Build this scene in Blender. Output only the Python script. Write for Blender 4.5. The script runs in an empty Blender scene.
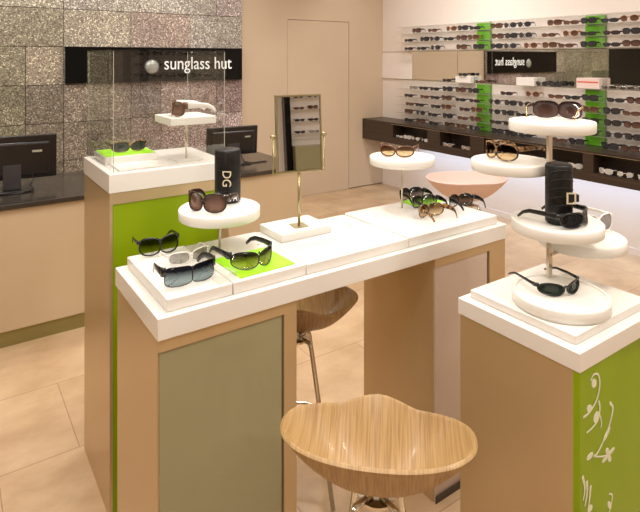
import bpy, bmesh, math, random
from math import sin, cos, pi, radians as R
from mathutils import Vector, Matrix
random.seed(7)
scn = bpy.context.scene
C = scn.collection

# ------------------------------------------------------------------ camera
EYE = 1.8
ca = math.atan2(791, 545)
cam = bpy.data.objects.new('camera', bpy.data.cameras.new('camera'))
C.objects.link(cam)
cam.location = (0, 0, EYE)
cam.rotation_euler = (pi / 2, 0, ca - pi / 2)
cam.data.sensor_width = 36
cam.data.lens = 36 * 545 / 640
cam.data.shift_y = -(256 - 58) / 640
cam.data.clip_start = 0.02
scn.camera = cam
# ------------------------------------------------------------------ world, exposure
w = bpy.data.worlds.new('world'); scn.world = w; w.use_nodes = True
w.node_tree.nodes['Background'].inputs[0].default_value = (1.0, 0.95, 0.9, 1)
w.node_tree.nodes['Background'].inputs[1].default_value = 0.3
scn.view_settings.view_transform = 'Standard'
scn.view_settings.look = 'None'
scn.view_settings.gamma = 1
scn.view_settings.use_curve_mapping = False
scn.view_settings.exposure = -0.02
# ------------------------------------------------------------------ room lamps, added fill lights
WARM = (1.0, 0.94, 0.87)
def area(name, loc, size, power, col=WARM, rot=(0, 0, 0), size_y=None):
    l = bpy.data.lights.new(name, 'AREA'); l.energy = power; l.color = col
    l.shape = 'RECTANGLE' if size_y else 'DISK'; l.size = size
    if size_y: l.size_y = size_y
    o = bpy.data.objects.new(name, l); C.objects.link(o); o.location = loc; o.rotation_euler = rot
    return o
def spot(name, loc, target, power, angle=70, blend=0.6, col=WARM, radius=0.05):
    l = bpy.data.lights.new(name, 'SPOT'); l.energy = power; l.color = col
    l.spot_size = R(angle); l.spot_blend = blend; l.shadow_soft_size = radius
    o = bpy.data.objects.new(name, l); C.objects.link(o); o.location = loc
    o.rotation_euler = (Vector(target) - Vector(loc)).to_track_quat('-Z', 'Y').to_euler()
    return o
DOWNLIGHTS = [(0.2, 0.6), (2.0, 0.2), (1.3, 2.3), (3.4, 1.6), (0.3, 4.4), (2.6, 4.2), (4.2, 4.0), (-1.4, 2.6), (4.1, -0.9), (-1.2, -0.8)]
ROOFZ = 3.0
for i, (x, y) in enumerate(DOWNLIGHTS):
    area('downlight_lamp', (x, y, ROOFZ - 0.03), 0.28, 17)
area('soft_ceiling_lamp', (1.2, 1.6, ROOFZ - 0.05), 3.2, 40, (1.0, 0.97, 0.94), size_y=3.0)
# spots picking out the display tables
spot('display_spot', (0.0, 1.0, 2.95), (0.7, 1.8, 1.0), 30, 45)
spot('display_spot', (2.2, 0.6, 2.95), (1.6, 1.1, 1.0), 16, 50)
spot('display_spot', (1.6, 2.6, 2.95), (1.3, 1.8, 1.0), 22, 50)
spot('display_spot', (0.7, 2.0, 2.95), (0.78, 2.45, 1.3), 40, 50)
area('wall_wash_fill', (4.25, 3.6, 2.93), 0.2, 13, (1.0, 0.95, 0.92), (0, R(-38), 0), size_y=4.2)  # added strip without a fixture, brightens the right wall and its shelves
area('cladding_wash_lamp', (1.1, 5.0, 2.95), 3.4, 15, (1.0, 0.97, 0.92), (R(30), 0, 0), size_y=0.2)
spot('display_spot', (1.9, -1.3, 2.95), (1.65, 0.84, 0.5), 60, 40)  # added spot that brightens the pedestal's lime front
# cool strip under the wall bench
area('bench_glow_lamp', (4.98, 3.6, 0.66), 0.05, 7, (0.58, 0.74, 1.0), (0, R(-25), 0), size_y=3.2)

# ------------------------------------------------------------------ materials
def mat(name, col, rough=0.5, metal=0.0, spec=0.5, coat=0.0, emit=None, es=1.0):
    m = bpy.data.materials.new(name); m.use_nodes = True
    b = m.node_tree.nodes['Principled BSDF']
    b.inputs['Base Color'].default_value = (*col, 1)
    b.inputs['Roughness'].default_value = rough
    b.inputs['Metallic'].default_value = metal
    b.inputs['Specular IOR Level'].default_value = spec
    b.inputs['Coat Weight'].default_value = coat
    if emit:
        b.inputs['Emission Color'].default_value = (*emit, 1)
        b.inputs['Emission Strength'].default_value = es
    return m
def nt(m): return m.node_tree, m.node_tree.nodes['Principled BSDF']
def noisy(m, c1, c2, scale=(5, 5, 5), detail=4, lo=0.35, hi=0.65, coord='Object', bump=0.0):
    t, b = nt(m); N = t.nodes; L = t.links
    tc = N.new('ShaderNodeTexCoord'); mp = N.new('ShaderNodeMapping'); mp.inputs['Scale'].default_value = scale
    no = N.new('ShaderNodeTexNoise'); no.inputs['Scale'].default_value = 1; no.inputs['Detail'].default_value = detail
    cr = N.new('ShaderNodeValToRGB'); cr.color_ramp.elements[0].position = lo; cr.color_ramp.elements[1].position = hi
    cr.color_ramp.elements[0].color = (*c1, 1); cr.color_ramp.elements[1].color = (*c2, 1)
    L.new(tc.outputs[coord], mp.inputs[0]); L.new(mp.outputs[0], no.inputs['Vector']); L.new(no.outputs['Fac'], cr.inputs[0])
    L.new(cr.outputs[0], b.inputs['Base Color'])
    if bump:
        bp = N.new('ShaderNodeBump'); bp.inputs['Strength'].default_value = bump; bp.inputs['Distance'].default_value = 0.002
        L.new(no.outputs['Fac'], bp.inputs['Height']); L.new(bp.outputs[0], b.inputs['Normal'])
    return m
def thin_glass(name, tint=(1, 1, 1), rough=0.0, ior=1.6, bodycol=None, body=0.0):
    m = bpy.data.materials.new(name); m.use_nodes = True; t = m.node_tree; N = t.nodes; L = t.links
    N.clear(); out = N.new('ShaderNodeOutputMaterial'); tr = N.new('ShaderNodeBsdfTransparent'); gl = N.new('ShaderNodeBsdfGlossy')
    tr.inputs[0].default_value = (*tint, 1); gl.inputs['Roughness'].default_value = rough
    fr = N.new('ShaderNodeFresnel'); fr.inputs['IOR'].default_value = ior
    ge = N.new('ShaderNodeNewGeometry'); inv = N.new('ShaderNodeMath'); inv.operation = 'SUBTRACT'; inv.inputs[0].default_value = 1; L.new(ge.outputs['Backfacing'], inv.inputs[1])
    mu = N.new('ShaderNodeMath'); mu.operation = 'MULTIPLY'; L.new(fr.outputs[0], mu.inputs[0]); L.new(inv.outputs[0], mu.inputs[1])
    mx = N.new('ShaderNodeMixShader'); L.new(mu.outputs[0], mx.inputs[0]); L.new(gl.outputs[0], mx.inputs[2])
    if body:
        df = N.new('ShaderNodeBsdfDiffuse'); df.inputs[0].default_value = (*bodycol, 1)
        m2 = N.new('ShaderNodeMixShader'); m2.inputs[0].default_value = body
        L.new(tr.outputs[0], m2.inputs[1]); L.new(df.outputs[0], m2.inputs[2]); L.new(m2.outputs[0], mx.inputs[1])
    else: L.new(tr.outputs[0], mx.inputs[1])
    L.new(mx.outputs[0], out.inputs[0])
    return m

M = {}
M['white'] = mat('white_solid_surface', (0.84, 0.81, 0.76), 0.22, coat=0.2)
M['white_disc'] = mat('white_acrylic', (0.86, 0.84, 0.78), 0.3)
M['wall'] = noisy(mat('painted_wall', (0.6, 0.45, 0.32), 0.75), (0.63, 0.50, 0.365), (0.66, 0.53, 0.39), (1.2, 1.2, 1.2))
M['wall_pale'] = mat('pale_painted_wall', (0.86, 0.78, 0.72), 0.7)
M['ceiling'] = mat('ceiling_paint', (0.8, 0.76, 0.7), 0.9)
M['groove'] = mat('shadow_gap', (0.16, 0.11, 0.07), 0.8)
M['darkwall'] = mat('dark_opening', (0.02, 0.018, 0.015), 0.5)
M['gold'] = noisy(mat('champagne_laminate', (0.55, 0.38, 0.22), 0.34, metal=0.5, coat=0.1), (0.58, 0.43, 0.245), (0.61, 0.46, 0.27), (2, 2, 2), detail=2)
M['frost'] = mat('olive_back_painted_glass', (0.32, 0.30, 0.17), 0.35, coat=0.5)
M['rosy_reflection'] = mat('rosy_reflection_glass', (0.62, 0.50, 0.42), 0.4, coat=0.2)  # pinkish reflection on the right leg's panel, put into its base colour
M['lime'] = mat('lime_back_painted_glass', (0.27, 0.40, 0.0), 0.45, spec=0.3, coat=0.12)
M['limemat'] = mat('lime_card', (0.36, 0.80, 0.01), 0.5)
M['limeshelf'] = mat('lime_acrylic_panel', (0.16, 0.52, 0.02), 0.35)
M['floral'] = mat('white_vinyl', (0.80, 0.82, 0.62), 0.5)
M['chrome'] = mat('chrome', (0.75, 0.72, 0.66), 0.12, metal=1)
M['satin'] = mat('satin_steel', (0.72, 0.66, 0.55), 0.3, metal=1)
M['wood_dark'] = noisy(mat('wenge_veneer', (0.04, 0.025, 0.018), 0.35), (0.035, 0.022, 0.016), (0.06, 0.04, 0.028), (3, 1.5, 60), detail=3)
M['counter_top'] = mat('dark_stone_worktop', (0.04, 0.033, 0.026), 0.25, coat=0.2)
M['counter'] = noisy(mat('cream_laminate', (0.60, 0.47, 0.31), 0.45), (0.58, 0.45, 0.29), (0.62, 0.49, 0.33), (1.5, 1.5, 1.5))
M['kick'] = mat('olive_metal_plinth', (0.30, 0.26, 0.10), 0.35, metal=0.5)
M['black'] = mat('black_plastic', (0.012, 0.01, 0.01), 0.3)
M['darkgrey'] = mat('dark_grey_plastic', (0.05, 0.045, 0.05), 0.4)
M['badge'] = mat('badge', (0.5, 0.5, 0.4), 0.4)
M['leather'] = noisy(mat('black_leather', (0.02, 0.018, 0.016), 0.45, spec=0.3), (0.004, 0.004, 0.004), (0.014, 0.012, 0.011), (60, 60, 60), bump=0.3)
M['signblack'] = mat('gloss_black_sign', (0.003, 0.003, 0.003), 0.15, spec=0.2)
M['letter'] = mat('lit_sign_letter', (0.9, 0.9, 0.88), 0.4, emit=(1, 0.98, 0.92), es=0.4)
M['globe'] = mat('sign_globe', (0.55, 0.6, 0.58), 0.25, metal=0.6)
M['paper'] = mat('white_paper', (0.85, 0.83, 0.80), 0.5)
M['pinkpaper'] = mat('pale_pink_card', (0.85, 0.70, 0.66), 0.5)
M['redink'] = mat('red_ink', (0.75, 0.12, 0.08), 0.5)
M['mirror'] = mat('mirror_silver', (0.86, 0.86, 0.83), 0.01, metal=1)
M['buckle'] = mat('pale_gold_buckle', (0.85, 0.76, 0.55), 0.3, metal=0.2)
M['lamp'] = mat('lamp_diffuser', (1, 1, 1), 0.5, emit=(1, 0.88, 0.72), es=4)
M['cool'] = mat('cool_lamp_diffuser', (1, 1, 1), 0.5, emit=(0.7, 0.82, 1), es=1.5)
M['pane'] = thin_glass('clear_case_glass', (0.99, 0.992, 0.988), ior=1.75)
M['acrylic'] = thin_glass('clear_acrylic', (0.95, 0.95, 0.93), ior=1.35, bodycol=(0.9, 0.88, 0.84), body=0.12)
M['brass'] = mat('dull_brass', (0.42, 0.36, 0.20), 0.35, metal=0.9)
M['edge'] = mat('polished_glass_edge', (0.5, 0.5, 0.42), 0.15, coat=0.5)
M['shelfback'] = mat('pale_display_panel', (0.90, 0.83, 0.80), 0.5)
M['tile_shadow'] = M['groove']

def wood_mat():
    m = mat('oak_veneer', (0.45, 0.25, 0.1), 0.42, coat=0.05); t, b = nt(m); N = t.nodes; L = t.links
    tc = N.new('ShaderNodeTexCoord'); mp = N.new('ShaderNodeMapping'); mp.inputs['Scale'].default_value = (210, 3, 12)
    no = N.new('ShaderNodeTexNoise'); no.inputs['Scale'].default_value = 1; no.inputs['Detail'].default_value = 5
    cr = N.new('ShaderNodeValToRGB'); e = cr.color_ramp.elements
    e[0].position = 0.3; e[0].color = (0.31, 0.18, 0.065, 1); e[1].position = 0.62; e[1].color = (0.47, 0.30, 0.125, 1)
    L.new(tc.outputs['Object'], mp.inputs[0]); L.new(mp.outputs[0], no.inputs['Vector']); L.new(no.outputs['Fac'], cr.inputs[0]); L.new(cr.outputs[0], b.inputs['Base Color'])
    return m
M['oak'] = wood_mat()
M['glow_washed_wood'] = mat('glow_washed_ply', (0.80, 0.58, 0.52), 0.5)  # wash of strong glow on the far stool, put into its colour

def floor_mat():
    m = mat('travertine_floor_tile', (0.6, 0.42, 0.26), 0.28); t, b = nt(m); N = t.nodes; L = t.links
    tc = N.new('ShaderNodeTexCoord'); mp = N.new('ShaderNodeMapping'); mp.inputs['Location'].default_value = (-0.515, -2.71 + 0.6 * 5, 0)
    br = N.new('ShaderNodeTexBrick'); br.offset = 0.5; br.inputs['Scale'].default_value = 1
    br.inputs['Brick Width'].default_value = 0.65; br.inputs['Row Height'].default_value = 0.6
    br.inputs['Mortar Size'].default_value = 0.0025; br.inputs['Mortar Smooth'].default_value = 0.1
    br.inputs['Color1'].default_value = (0.62, 0.46, 0.30, 1); br.inputs['Color2'].default_value = (0.70, 0.54, 0.37, 1); br.inputs['Mortar'].default_value = (0.44, 0.30, 0.19, 1)
    mp2 = N.new('ShaderNodeMapping'); mp2.inputs['Scale'].default_value = (2.4, 3.2, 1)
    no = N.new('ShaderNodeTexNoise'); no.inputs['Scale'].default_value = 1.3; no.inputs['Detail'].default_value = 7; no.inputs['Roughness'].default_value = 0.6
    cr = N.new('ShaderNodeValToRGB'); e = cr.color_ramp.elements
    e[0].position = 0.3; e[0].color = (0.80, 0.70, 0.60, 1); e[1].position = 0.68; e[1].color = (1.1, 1.07, 1.02, 1)
    mx = N.new('ShaderNodeMix'); mx.data_type = 'RGBA'; mx.blend_type = 'MULTIPLY'; mx.inputs['Factor'].default_value = 1
    L.new(tc.outputs['Object'], mp.inputs[0]); L.new(mp.outputs[0], br.inputs['Vector'])
    L.new(tc.outputs['Object'], mp2.inputs[0]); L.new(mp2.outputs[0], no.inputs['Vector']); L.new(no.outputs['Fac'], cr.inputs[0])
    L.new(br.outputs['Color'], mx.inputs['A']); L.new(cr.outputs[0], mx.inputs['B']); L.new(mx.outputs['Result'], b.inputs['Base Color'])
    return m
M['floor'] = floor_mat()

def glitter_mat():
    m = mat('glitter_mosaic_tile', (0.35, 0.3, 0.26), 0.5); t, b = nt(m); N = t.nodes; L = t.links
    tc = N.new('ShaderNodeTexCoord')
    vo = N.new('ShaderNodeTexVoronoi'); vo.inputs['Scale'].default_value = 105
    bw = N.new('ShaderNodeSeparateColor')
    at = N.new('ShaderNodeAttribute'); at.attribute_name = 'tile'
    # density of bright chips changes from tile to tile and in clouds
    nz = N.new('ShaderNodeTexNoise'); nz.inputs['Scale'].default_value = 2.4; nz.inputs['Detail'].default_value = 3
    cr = N.new('ShaderNodeValToRGB'); e = cr.color_ramp.elements
    e[0].position = 0.0; e[0].color = (0.17, 0.145, 0.13, 1); e[1].position = 1.0; e[1].color = (1.0, 0.97, 0.9, 1)
    k = e.new(0.4); k.color = (0.40, 0.37, 0.33, 1); k = e.new(0.8); k.color = (0.52, 0.47, 0.41, 1)
    k = e.new(0.88); k.color = (1.0, 0.97, 0.9, 1)
    ad = N.new('ShaderNodeMath'); ad.operation = 'ADD'
    ml = N.new('ShaderNodeMath'); ml.operation = 'MULTIPLY_ADD'; ml.inputs[1].default_value = 0.5; ml.inputs[2].default_value = -0.27
    mx = N.new('ShaderNodeMix'); mx.data_type = 'RGBA'; mx.blend_type = 'MULTIPLY'; mx.inputs['Factor'].default_value = 1
    L.new(tc.outputs['Object'], vo.inputs['Vector']); L.new(tc.outputs['Object'], nz.inputs['Vector'])
    L.new(vo.outputs['Color'], bw.inputs[0]); L.new(bw.outputs[0], ad.inputs[0]); L.new(nz.outputs['Fac'], ml.inputs[0]); L.new(ml.outputs[0], ad.inputs[1])
    L.new(ad.outputs[0], cr.inputs[0]); L.new(cr.outputs[0], mx.inputs['A']); L.new(at.outputs['Color'], mx.inputs['B']); L.new(mx.outputs['Result'], b.inputs['Base Color'])
    bp = N.new('ShaderNodeBump'); bp.inputs['Strength'].default_value = 0.5; bp.inputs['Distance'].default_value = 0.004
    L.new(bw.outputs[1], bp.inputs['Height']); L.new(bp.outputs[0], b.inputs['Normal'])
    b.inputs['Metallic'].default_value = 0.25
    return m
M['glitter'] = glitter_mat()

# ------------------------------------------------------------------ geometry helpers
def tag(o, label=None, cat=None, group=None, kind=None):
    if label: o['label'] = label
    if cat: o['category'] = cat
    if group: o['group'] = group
    if kind: o['kind'] = kind
    return o
def thing(name, label, cat, loc=(0, 0, 0), rz=0.0, group=None):
    o = bpy.data.objects.new(name, None); C.objects.link(o); o.empty_display_size = 0.05
    o.location = loc; o.rotation_euler = (0, 0, rz)
    return tag(o, label, cat, group)
def link(name, bm, mats, parent=None, smooth=False, bevel=0.0, seg=2):
    me = bpy.data.meshes.new(name); bmesh.ops.recalc_face_normals(bm, faces=bm.faces[:]); bm.to_mesh(me); bm.free()
    if not isinstance(mats, (list, tuple)): mats = [mats]
    for m in mats: me.materials.append(m)
    o = bpy.data.objects.new(name, me); C.objects.link(o)
    if smooth:
        for p in me.polygons: p.use_smooth = True
    if bevel:
        b = o.modifiers.new('bevel', 'BEVEL'); b.width = bevel; b.segments = seg; b.limit_method = 'ANGLE'; b.angle_limit = R(40)
        for p in me.polygons: p.use_smooth = True
        b.harden_normals = False
        wn = o.modifiers.new('wn', 'WEIGHTED_NORMAL'); wn.keep_sharp = True
    if parent: o.parent = parent
    return o
def box(bm, x0, y0, z0, x1, y1, z1, mi=0):
    vs = [bm.verts.new(p) for p in ((x0,y0,z0),(x1,y0,z0),(x1,y1,z0),(x0,y1,z0),(x0,y0,z1),(x1,y0,z1),(x1,y1,z1),(x0,y1,z1))]
    fs = []
    for f in ((0,3,2,1),(4,5,6,7),(0,1,5,4),(1,2,6,5),(2,3,7,6),(3,0,4,7)):
        q = bm.faces.new([vs[i] for i in f]); q.material_index = mi; fs.append(q)
    return fs
def lathe(bm, prof, cx=0, cy=0, n=48, mi=0):
    rings = []
    for r, z in prof:
        if r < 1e-6: rings.append([bm.verts.new((cx, cy, z))])
        else: rings.append([bm.verts.new((cx + r*cos(2*pi*i/n), cy + r*sin(2*pi*i/n), z)) for i in range(n)])
    for a, b in zip(rings, rings[1:]):
        for i in range(n):
            j = (i+1) % n
            if len(a) == 1 and len(b) == 1: continue
            if len(a) == 1: f = bm.faces.new((a[0], b[j], b[i]))
            elif len(b) == 1: f = bm.faces.new((a[i], a[j], b[0]))
            else: f = bm.faces.new((a[i], a[j], b[j], b[i]))
            f.material_index = mi
def sweep(bm, pts, ra, rb=None, up=(0, 0, 1), n=8, closed=False, mi=0, rect=False):
    """tube along pts; ra: half size along side axis, rb: half size along 'up'-ish axis; lists allowed"""
    pts = [Vector(p) for p in pts]; m = len(pts)
    if rb is None: rb = ra
    g = lambda v, i: v[i] if isinstance(v, (list, tuple)) else v
    rings = []
    for i, p in enumerate(pts):
        a = pts[(i-1) % m] if (closed or i > 0) else p
        b = pts[(i+1) % m] if (closed or i < m-1) else p
        t = (b - a).normalized(); u = Vector(up)
        s = t.cross(u)
        if s.length < 1e-4: s = t.cross(Vector((1, 0.1, 0)))
        s.normalize(); v = s.cross(t).normalized()
        if rect: prof = [(1, 1), (-1, 1), (-1, -1), (1, -1)]
        else: prof = [(cos(2*pi*k/n), sin(2*pi*k/n)) for k in range(n)]
        rings.append([bm.verts.new(p + s*(q[0]*g(ra, i)) + v*(q[1]*g(rb, i))) for q in prof])
    k = len(rings[0])
    for i in range(m if closed else m-1):
        A, B = rings[i], rings[(i+1) % m]
        for j in range(k):
            f = bm.faces.new((A[j], A[(j+1) % k], B[(j+1) % k], B[j])); f.material_index = mi
    if not closed:
        for r_ in (rings[0][::-1], rings[-1]):
            f = bm.faces.new(r_); f.material_index = mi
def part(name, m, parent, *boxes, bevel=0.0):
    bm = bmesh.new()
    for b in boxes: box(bm, *b)
    return link(name, bm, m, parent, bevel=bevel)
def rod(name, m, parent, pts, r, n=12, closed=False, up=(0,0,1)):
    bm = bmesh.new(); sweep(bm, pts, r, n=n, closed=closed, up=up)
    return link(name, bm, m, parent, smooth=True)

# ------------------------------------------------------------------ SETTING
XW, YW, XL, YF = 5.2, 5.95, -3.0, -3.3
def struct(name, m, *boxes):
    o = part(name, m, None, *boxes); o['kind'] = 'structure'; return o
struct('floor', M['floor'], (XL-0.1, YF-0.1, -0.08, XW+0.1, YW+0.1, 0.0))
struct('ceiling', M['ceiling'], (XL-0.1, YF-0.1, ROOFZ, XW+0.1, YW+0.1, ROOFZ+0.08))
struct('wall_back', M['wall'], (XL-0.1, YW, 0, 3.595, YW+0.1, ROOFZ), (3.605, YW, 0, 4.575, YW+0.1, 0.0005), (3.595, YW, 2.295, 4.585, YW+0.1, ROOFZ), (4.585, YW, 0, XW+0.1, YW+0.1, ROOFZ))
struct('wall_right', M['wall_pale'], (XW, YF, 0, XW+0.1, YW, ROOFZ))
struct('wall_left', M['wall'], (XL-0.1, YF, 0, XL, YW, ROOFZ))
struct('wall_front', M['wall_pale'], (XL, YF-0.1, 0, XW, YF, ROOFZ))
# flush door in the back wall, set in a thin shadow gap
struct('door_1', M['wall'], (3.601, YW+0.004, 0.004, 4.579, YW+0.06, 2.289))
struct('trim_1', M['groove'], (3.59, YW+0.062, 0, 4.59, YW+0.09, 2.30))
struct('trim_2', M['groove'], (2.945, YW-0.006, 0, 2.953, YW, ROOFZ))
struct('baseboard_back', M['groove'], (2.96, YW-0.004, 0, 3.59, YW, 0.012), (4.59, YW-0.004, 0, XW, YW, 0.012))
struct('baseboard_right', M['wall_pale'], (XW-0.012, YF, 0, XW, YW-0.005, 0.06))

# glitter tile cladding: each tile a slab with a real gap, dark backing behind
def cladding():
    bm = bmesh.new(); col = bm.loops.layers.color.new('tile')
    zs = [0.02, 0.40, 0.78, 1.158, 1.536, 1.913, 2.29, 2.667, 2.99]
    x0s, x1s = -0.98, 2.943
    odd = [-0.98, -0.65, 0.0, 0.327, 0.977, 1.299, 1.957, 2.607, 2.943]
    even = [-0.98, -0.325, 0.325, 0.977, 1.633, 2.29, 2.943]
    low = [-0.98, -0.325, 0.0, 0.64, 0.977, 1.633, 1.957, 2.29, 2.607, 2.943]
    rnd = random.Random(3)
    for r in range(len(zs)-1):
        xs = low if zs[r] < 1.5 else (odd if r in (6, 7) else even)
        if r == 4: xs = [-0.98, -0.325, 0.0, 0.64, 0.977, 2.943]
        for a, b in zip(xs, xs[1:]):
            g = 0.003
            d = rnd.uniform(0, 0.004)
            fs = box(bm, a+g, YW-0.034-d, zs[r]+g, b-g, YW-0.012, zs[r+1]-g)
            # glaze shade differs by tile: greener to the left, rosier to the right
            t = max(0, min(1, (a + 1) / 3.9)); v = rnd.uniform(0.86, 1.12)
            if zs[r] < 1.5: v *= 0.82
            c = ((0.98+0.20*t)*v, (1.02+0.04*t)*v, (0.86+0.26*t)*v, 1)
            for f in fs:
                for l in f.loops: l[col] = tuple(min(1.5, q*0.98) for q in c)
    o = link('wall_back_cladding', bm, M['glitter']); o.name = 'trim_3'; o['kind'] = 'structure'
    struct('trim_4', M['groove'], (-0.98, YW-0.012, 0.01, 2.945, YW, 2.99))
cladding()
# dark opening to the stock room, left of the cladding
struct('door_2', M['darkwall'], (-3.0, YW-0.03, 0, -1.0, YW, 2.4))
DLW = ['the open floor in front of the table', 'the floor in front of the pedestal', 'the back of the display table', 'the floor between pedestal and wall bench', 'the left part of the cash desk', 'the right end of the cash desk', 'the far end of the wall bench', 'the floor far left of the tower', 'the near end of the shop by the right wall', 'the near left corner of the shop']
for (x, y) in DOWNLIGHTS:
    t = thing('downlight', 'round recessed ceiling downlight above ' + DLW[DOWNLIGHTS.index((x, y))], 'ceiling light', (x, y, ROOFZ-0.022), group='ceiling downlights')
    bm = bmesh.new(); lathe(bm, [(0.14, 0.0), (0.16, 0.0), (0.16, 0.022), (0.14, 0.022), (0.14, 0.0)]); link('trim_ring', bm, M['white_disc'], t, smooth=False)
    bm = bmesh.new(); lathe(bm, [(0, 0.008), (0.135, 0.008), (0.135, 0.015), (0, 0.015)]); link('diffuser', bm, M['lamp'], t)

# ------------------------------------------------------------------ SIGN
def text_mesh(s, size, ext=0.004, space=1.0):
    cu = bpy.data.curves.new('txt', 'FONT'); cu.body = s; cu.size = size; cu.extrude = ext; cu.space_character = space
    cu.align_x = 'LEFT'; cu.resolution_u = 4
    o = bpy.data.objects.new('txt', cu); C.objects.link(o)
    dg = bpy.context.evaluated_depsgraph_get(); dg.update()
    me = bpy.data.meshes.new_from_object(o.evaluated_get(dg)); bpy.data.objects.remove(o)
    return me
def text_obj(name, s, size, m, parent, loc, rot, ext=0.004, width=None, height=None):
    me = text_mesh(s, size, ext); xs = [v.co.x for v in me.vertices]; ys = [v.co.y for v in me.vertices]
    x0 = min(xs); sx = 1
    if width: sx = width / (max(xs) - x0)
    sy = 1 if not height else height / (max(ys) - min(ys))
    for v in me.vertices: v.co.x = (v.co.x - x0) * sx; v.co.y *= sy
    me.materials.clear(); me.materials.append(m)
    o = bpy.data.objects.new(name, me); C.objects.link(o); o.parent = parent; o.location = loc; o.rotation_euler = rot
    return o
sg = thing('shop_sign', 'long gloss black sign with glowing shop lettering and silver globe on the glitter wall', 'sign', (0, YW-0.04, 0))
part('sign_panel', M['signblack'], sg, (0.985, -0.05, 1.545, 2.915, 0.0, 1.91), bevel=0.003)
text_obj('lettering', 'sunglass hut', 0.2, M['letter'], sg, (1.975, -0.052, 1.675), (pi/2, 0, 0), 0.003, width=0.80)
bm = bmesh.new(); lathe(bm, [(0, 0.012), (0.03, 0.011), (0.06, 0.007), (0.08, 0.0), (0, 0.0)], n=40)
gl = link('globe_emblem', bm, M['globe'], sg, smooth=True); gl.location = (1.84, -0.05, 1.705); gl.rotation_euler = (pi/2, 0, 0)

# ------------------------------------------------------------------ SALES COUNTER
ct = thing('sales_counter', 'long cream cash desk with olive plinth along the glitter wall', 'counter', (0, 3.86, 0))
part('body', M['counter'], ct, (-2.2, 0.03, 0.10, 2.49, 0.80, 0.86), bevel=0.003)
part('plinth', M['kick'], ct, (-2.2, 0.045, 0.0, 2.475, 0.79, 0.10))
part('worktop', M['counter_top'], ct, (-2.2, 0.0, 0.86, 2.50, 0.84, 0.893), bevel=0.003)

def monitor(label, loc, rz, wd, ht, cable):
    t = thing('computer_monitor', label, 'monitor', loc, rz, 'monitors on the cash desk')
    bm = bmesh.new(); zc = 0.075 + ht/2
    box(bm, -wd/2, -0.012, 0.075, wd/2, 0.02, 0.075+ht); link('housing', bm, M['black'], t, bevel=0.006).rotation_euler = (R(4), 0, 0)
    part('rear_cover', M['black'], t, (-wd*0.42, -0.03, 0.10, wd*0.42, -0.013, 0.075+ht*0.86), bevel=0.01).rotation_euler = (R(4), 0, 0)
    part('vent_ridge', M['darkgrey'], t, (-wd*0.4, -0.036, 0.075+ht*0.80, wd*0.4, -0.030, 0.075+ht*0.84), bevel=0.002).rotation_euler = (R(4), 0, 0)
    part('screen', M['darkgrey'], t, (-wd*0.47, 0.0205, 0.09, wd*0.47, 0.0225, 0.06+ht)).rotation_euler = (R(4), 0, 0)
    part('badge', M['badge'], t, (wd*0.22, -0.0325, 0.075+ht*0.62, wd*0.33, -0.0305, 0.075+ht*0.67)).rotation_euler = (R(4), 0, 0)
    part('stand', M['darkgrey'], t, (-0.055, -0.045, 0.012, 0.055, -0.031, 0.18), bevel=0.004)
    part('foot', M['black'], t, (-0.13, -0.11, 0.0, 0.13, 0.10, 0.012), bevel=0.004)
    rod('cable', M['black'], t, cable, 0.0045, 8)
    return t
monitor('black computer monitor seen from behind at the left end of the cash desk', (0.38, 4.27, 0.893), R(-4), 0.55, 0.30,
        [(0.12, -0.03, 0.12), (0.125, -0.05, 0.07), (0.11, -0.07, 0.04), (0.13, -0.10, 0.015), (0.05, -0.13, 0.005), (-0.1, -0.14, 0.005)])
monitor('black computer monitor on the dark worktop beside the glass display case', (2.03, 4.28, 0.893), R(-3), 0.46, 0.245,
        [(0.05, -0.03, 0.13), (0.07, -0.05, 0.06), (0.09, -0.06, 0.02), (0.16, -0.08, 0.005), (0.3, -0.06, 0.005)])
rod('loose_cable', M['black'], None, [(0.02, 4.2, 0.97), (0.16, 4.16, 0.99), (0.22, 4.12, 0.95), (0.17, 4.02, 0.905), (0.05, 3.98, 0.898), (-0.1, 3.97, 0.898)], 0.004, 8)
tag(bpy.data.objects['loose_cable'], 'thin black cable looping down left of the monitor stand', 'cable')

# ------------------------------------------------------------------ TOWER with glass case
tw = thing('display_tower', 'tall champagne and lime display tower with thick white top, holding the glass case', 'display stand', (0.53, 2.215, 0))
part('body', M['gold'], tw, (0.0, 0.012, 0, 0.505, 0.465, 1.27), bevel=0.002)
part('header', M['gold'], tw, (0.0, 0.0, 1.225, 0.505, 0.012, 1.27))
part('post', M['gold'], tw, (0.0, 0.0, 0.0, 0.012, 0.012, 1.225))
part('post', M['gold'], tw, (0.468, 0.0, 0.0, 0.505, 0.012, 1.225))
part('glass_panel', M['lime'], tw, (0.014, 0.004, 0.0, 0.456, 0.012, 1.224))
part('shadow_gap', M['groove'], tw, (0.456, 0.008, 0.0, 0.468, 0.012, 1.224))
part('top_slab', M['white'], tw, (-0.003, -0.003, 1.27, 0.508, 0.468, 1.345), bevel=0.003)
gc = thing('glass_case', 'clear glass box cover standing on the tall tower', 'display case', (0.54, 2.225, 1.346))
W_, D_, Hc = 0.487, 0.445, 0.480
part('glass_pane', M['pane'], gc, (0.006, 0, 0, W_-0.006, 0.006, Hc))
part('glass_pane', M['pane'], gc, (0.006, D_-0.006, 0, W_-0.006, D_, Hc))
part('glass_pane', M['pane'], gc, (0, 0, 0, 0.006, D_, Hc))
part('glass_pane', M['pane'], gc, (W_-0.006, 0, 0, W_, D_, Hc))
part('top_pane', M['pane'], gc, (0, 0, Hc+0.0005, W_, D_, Hc+0.0065))
for (x, y) in ((0.0062, -0.0004), (W_-0.0082, -0.0004), (W_-0.0082, D_-0.0018), (0.0062, D_-0.0018)):
    part('polished_edge', M['edge'], gc, (x, y, 0, x+0.002, y+0.0022, Hc))

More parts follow.
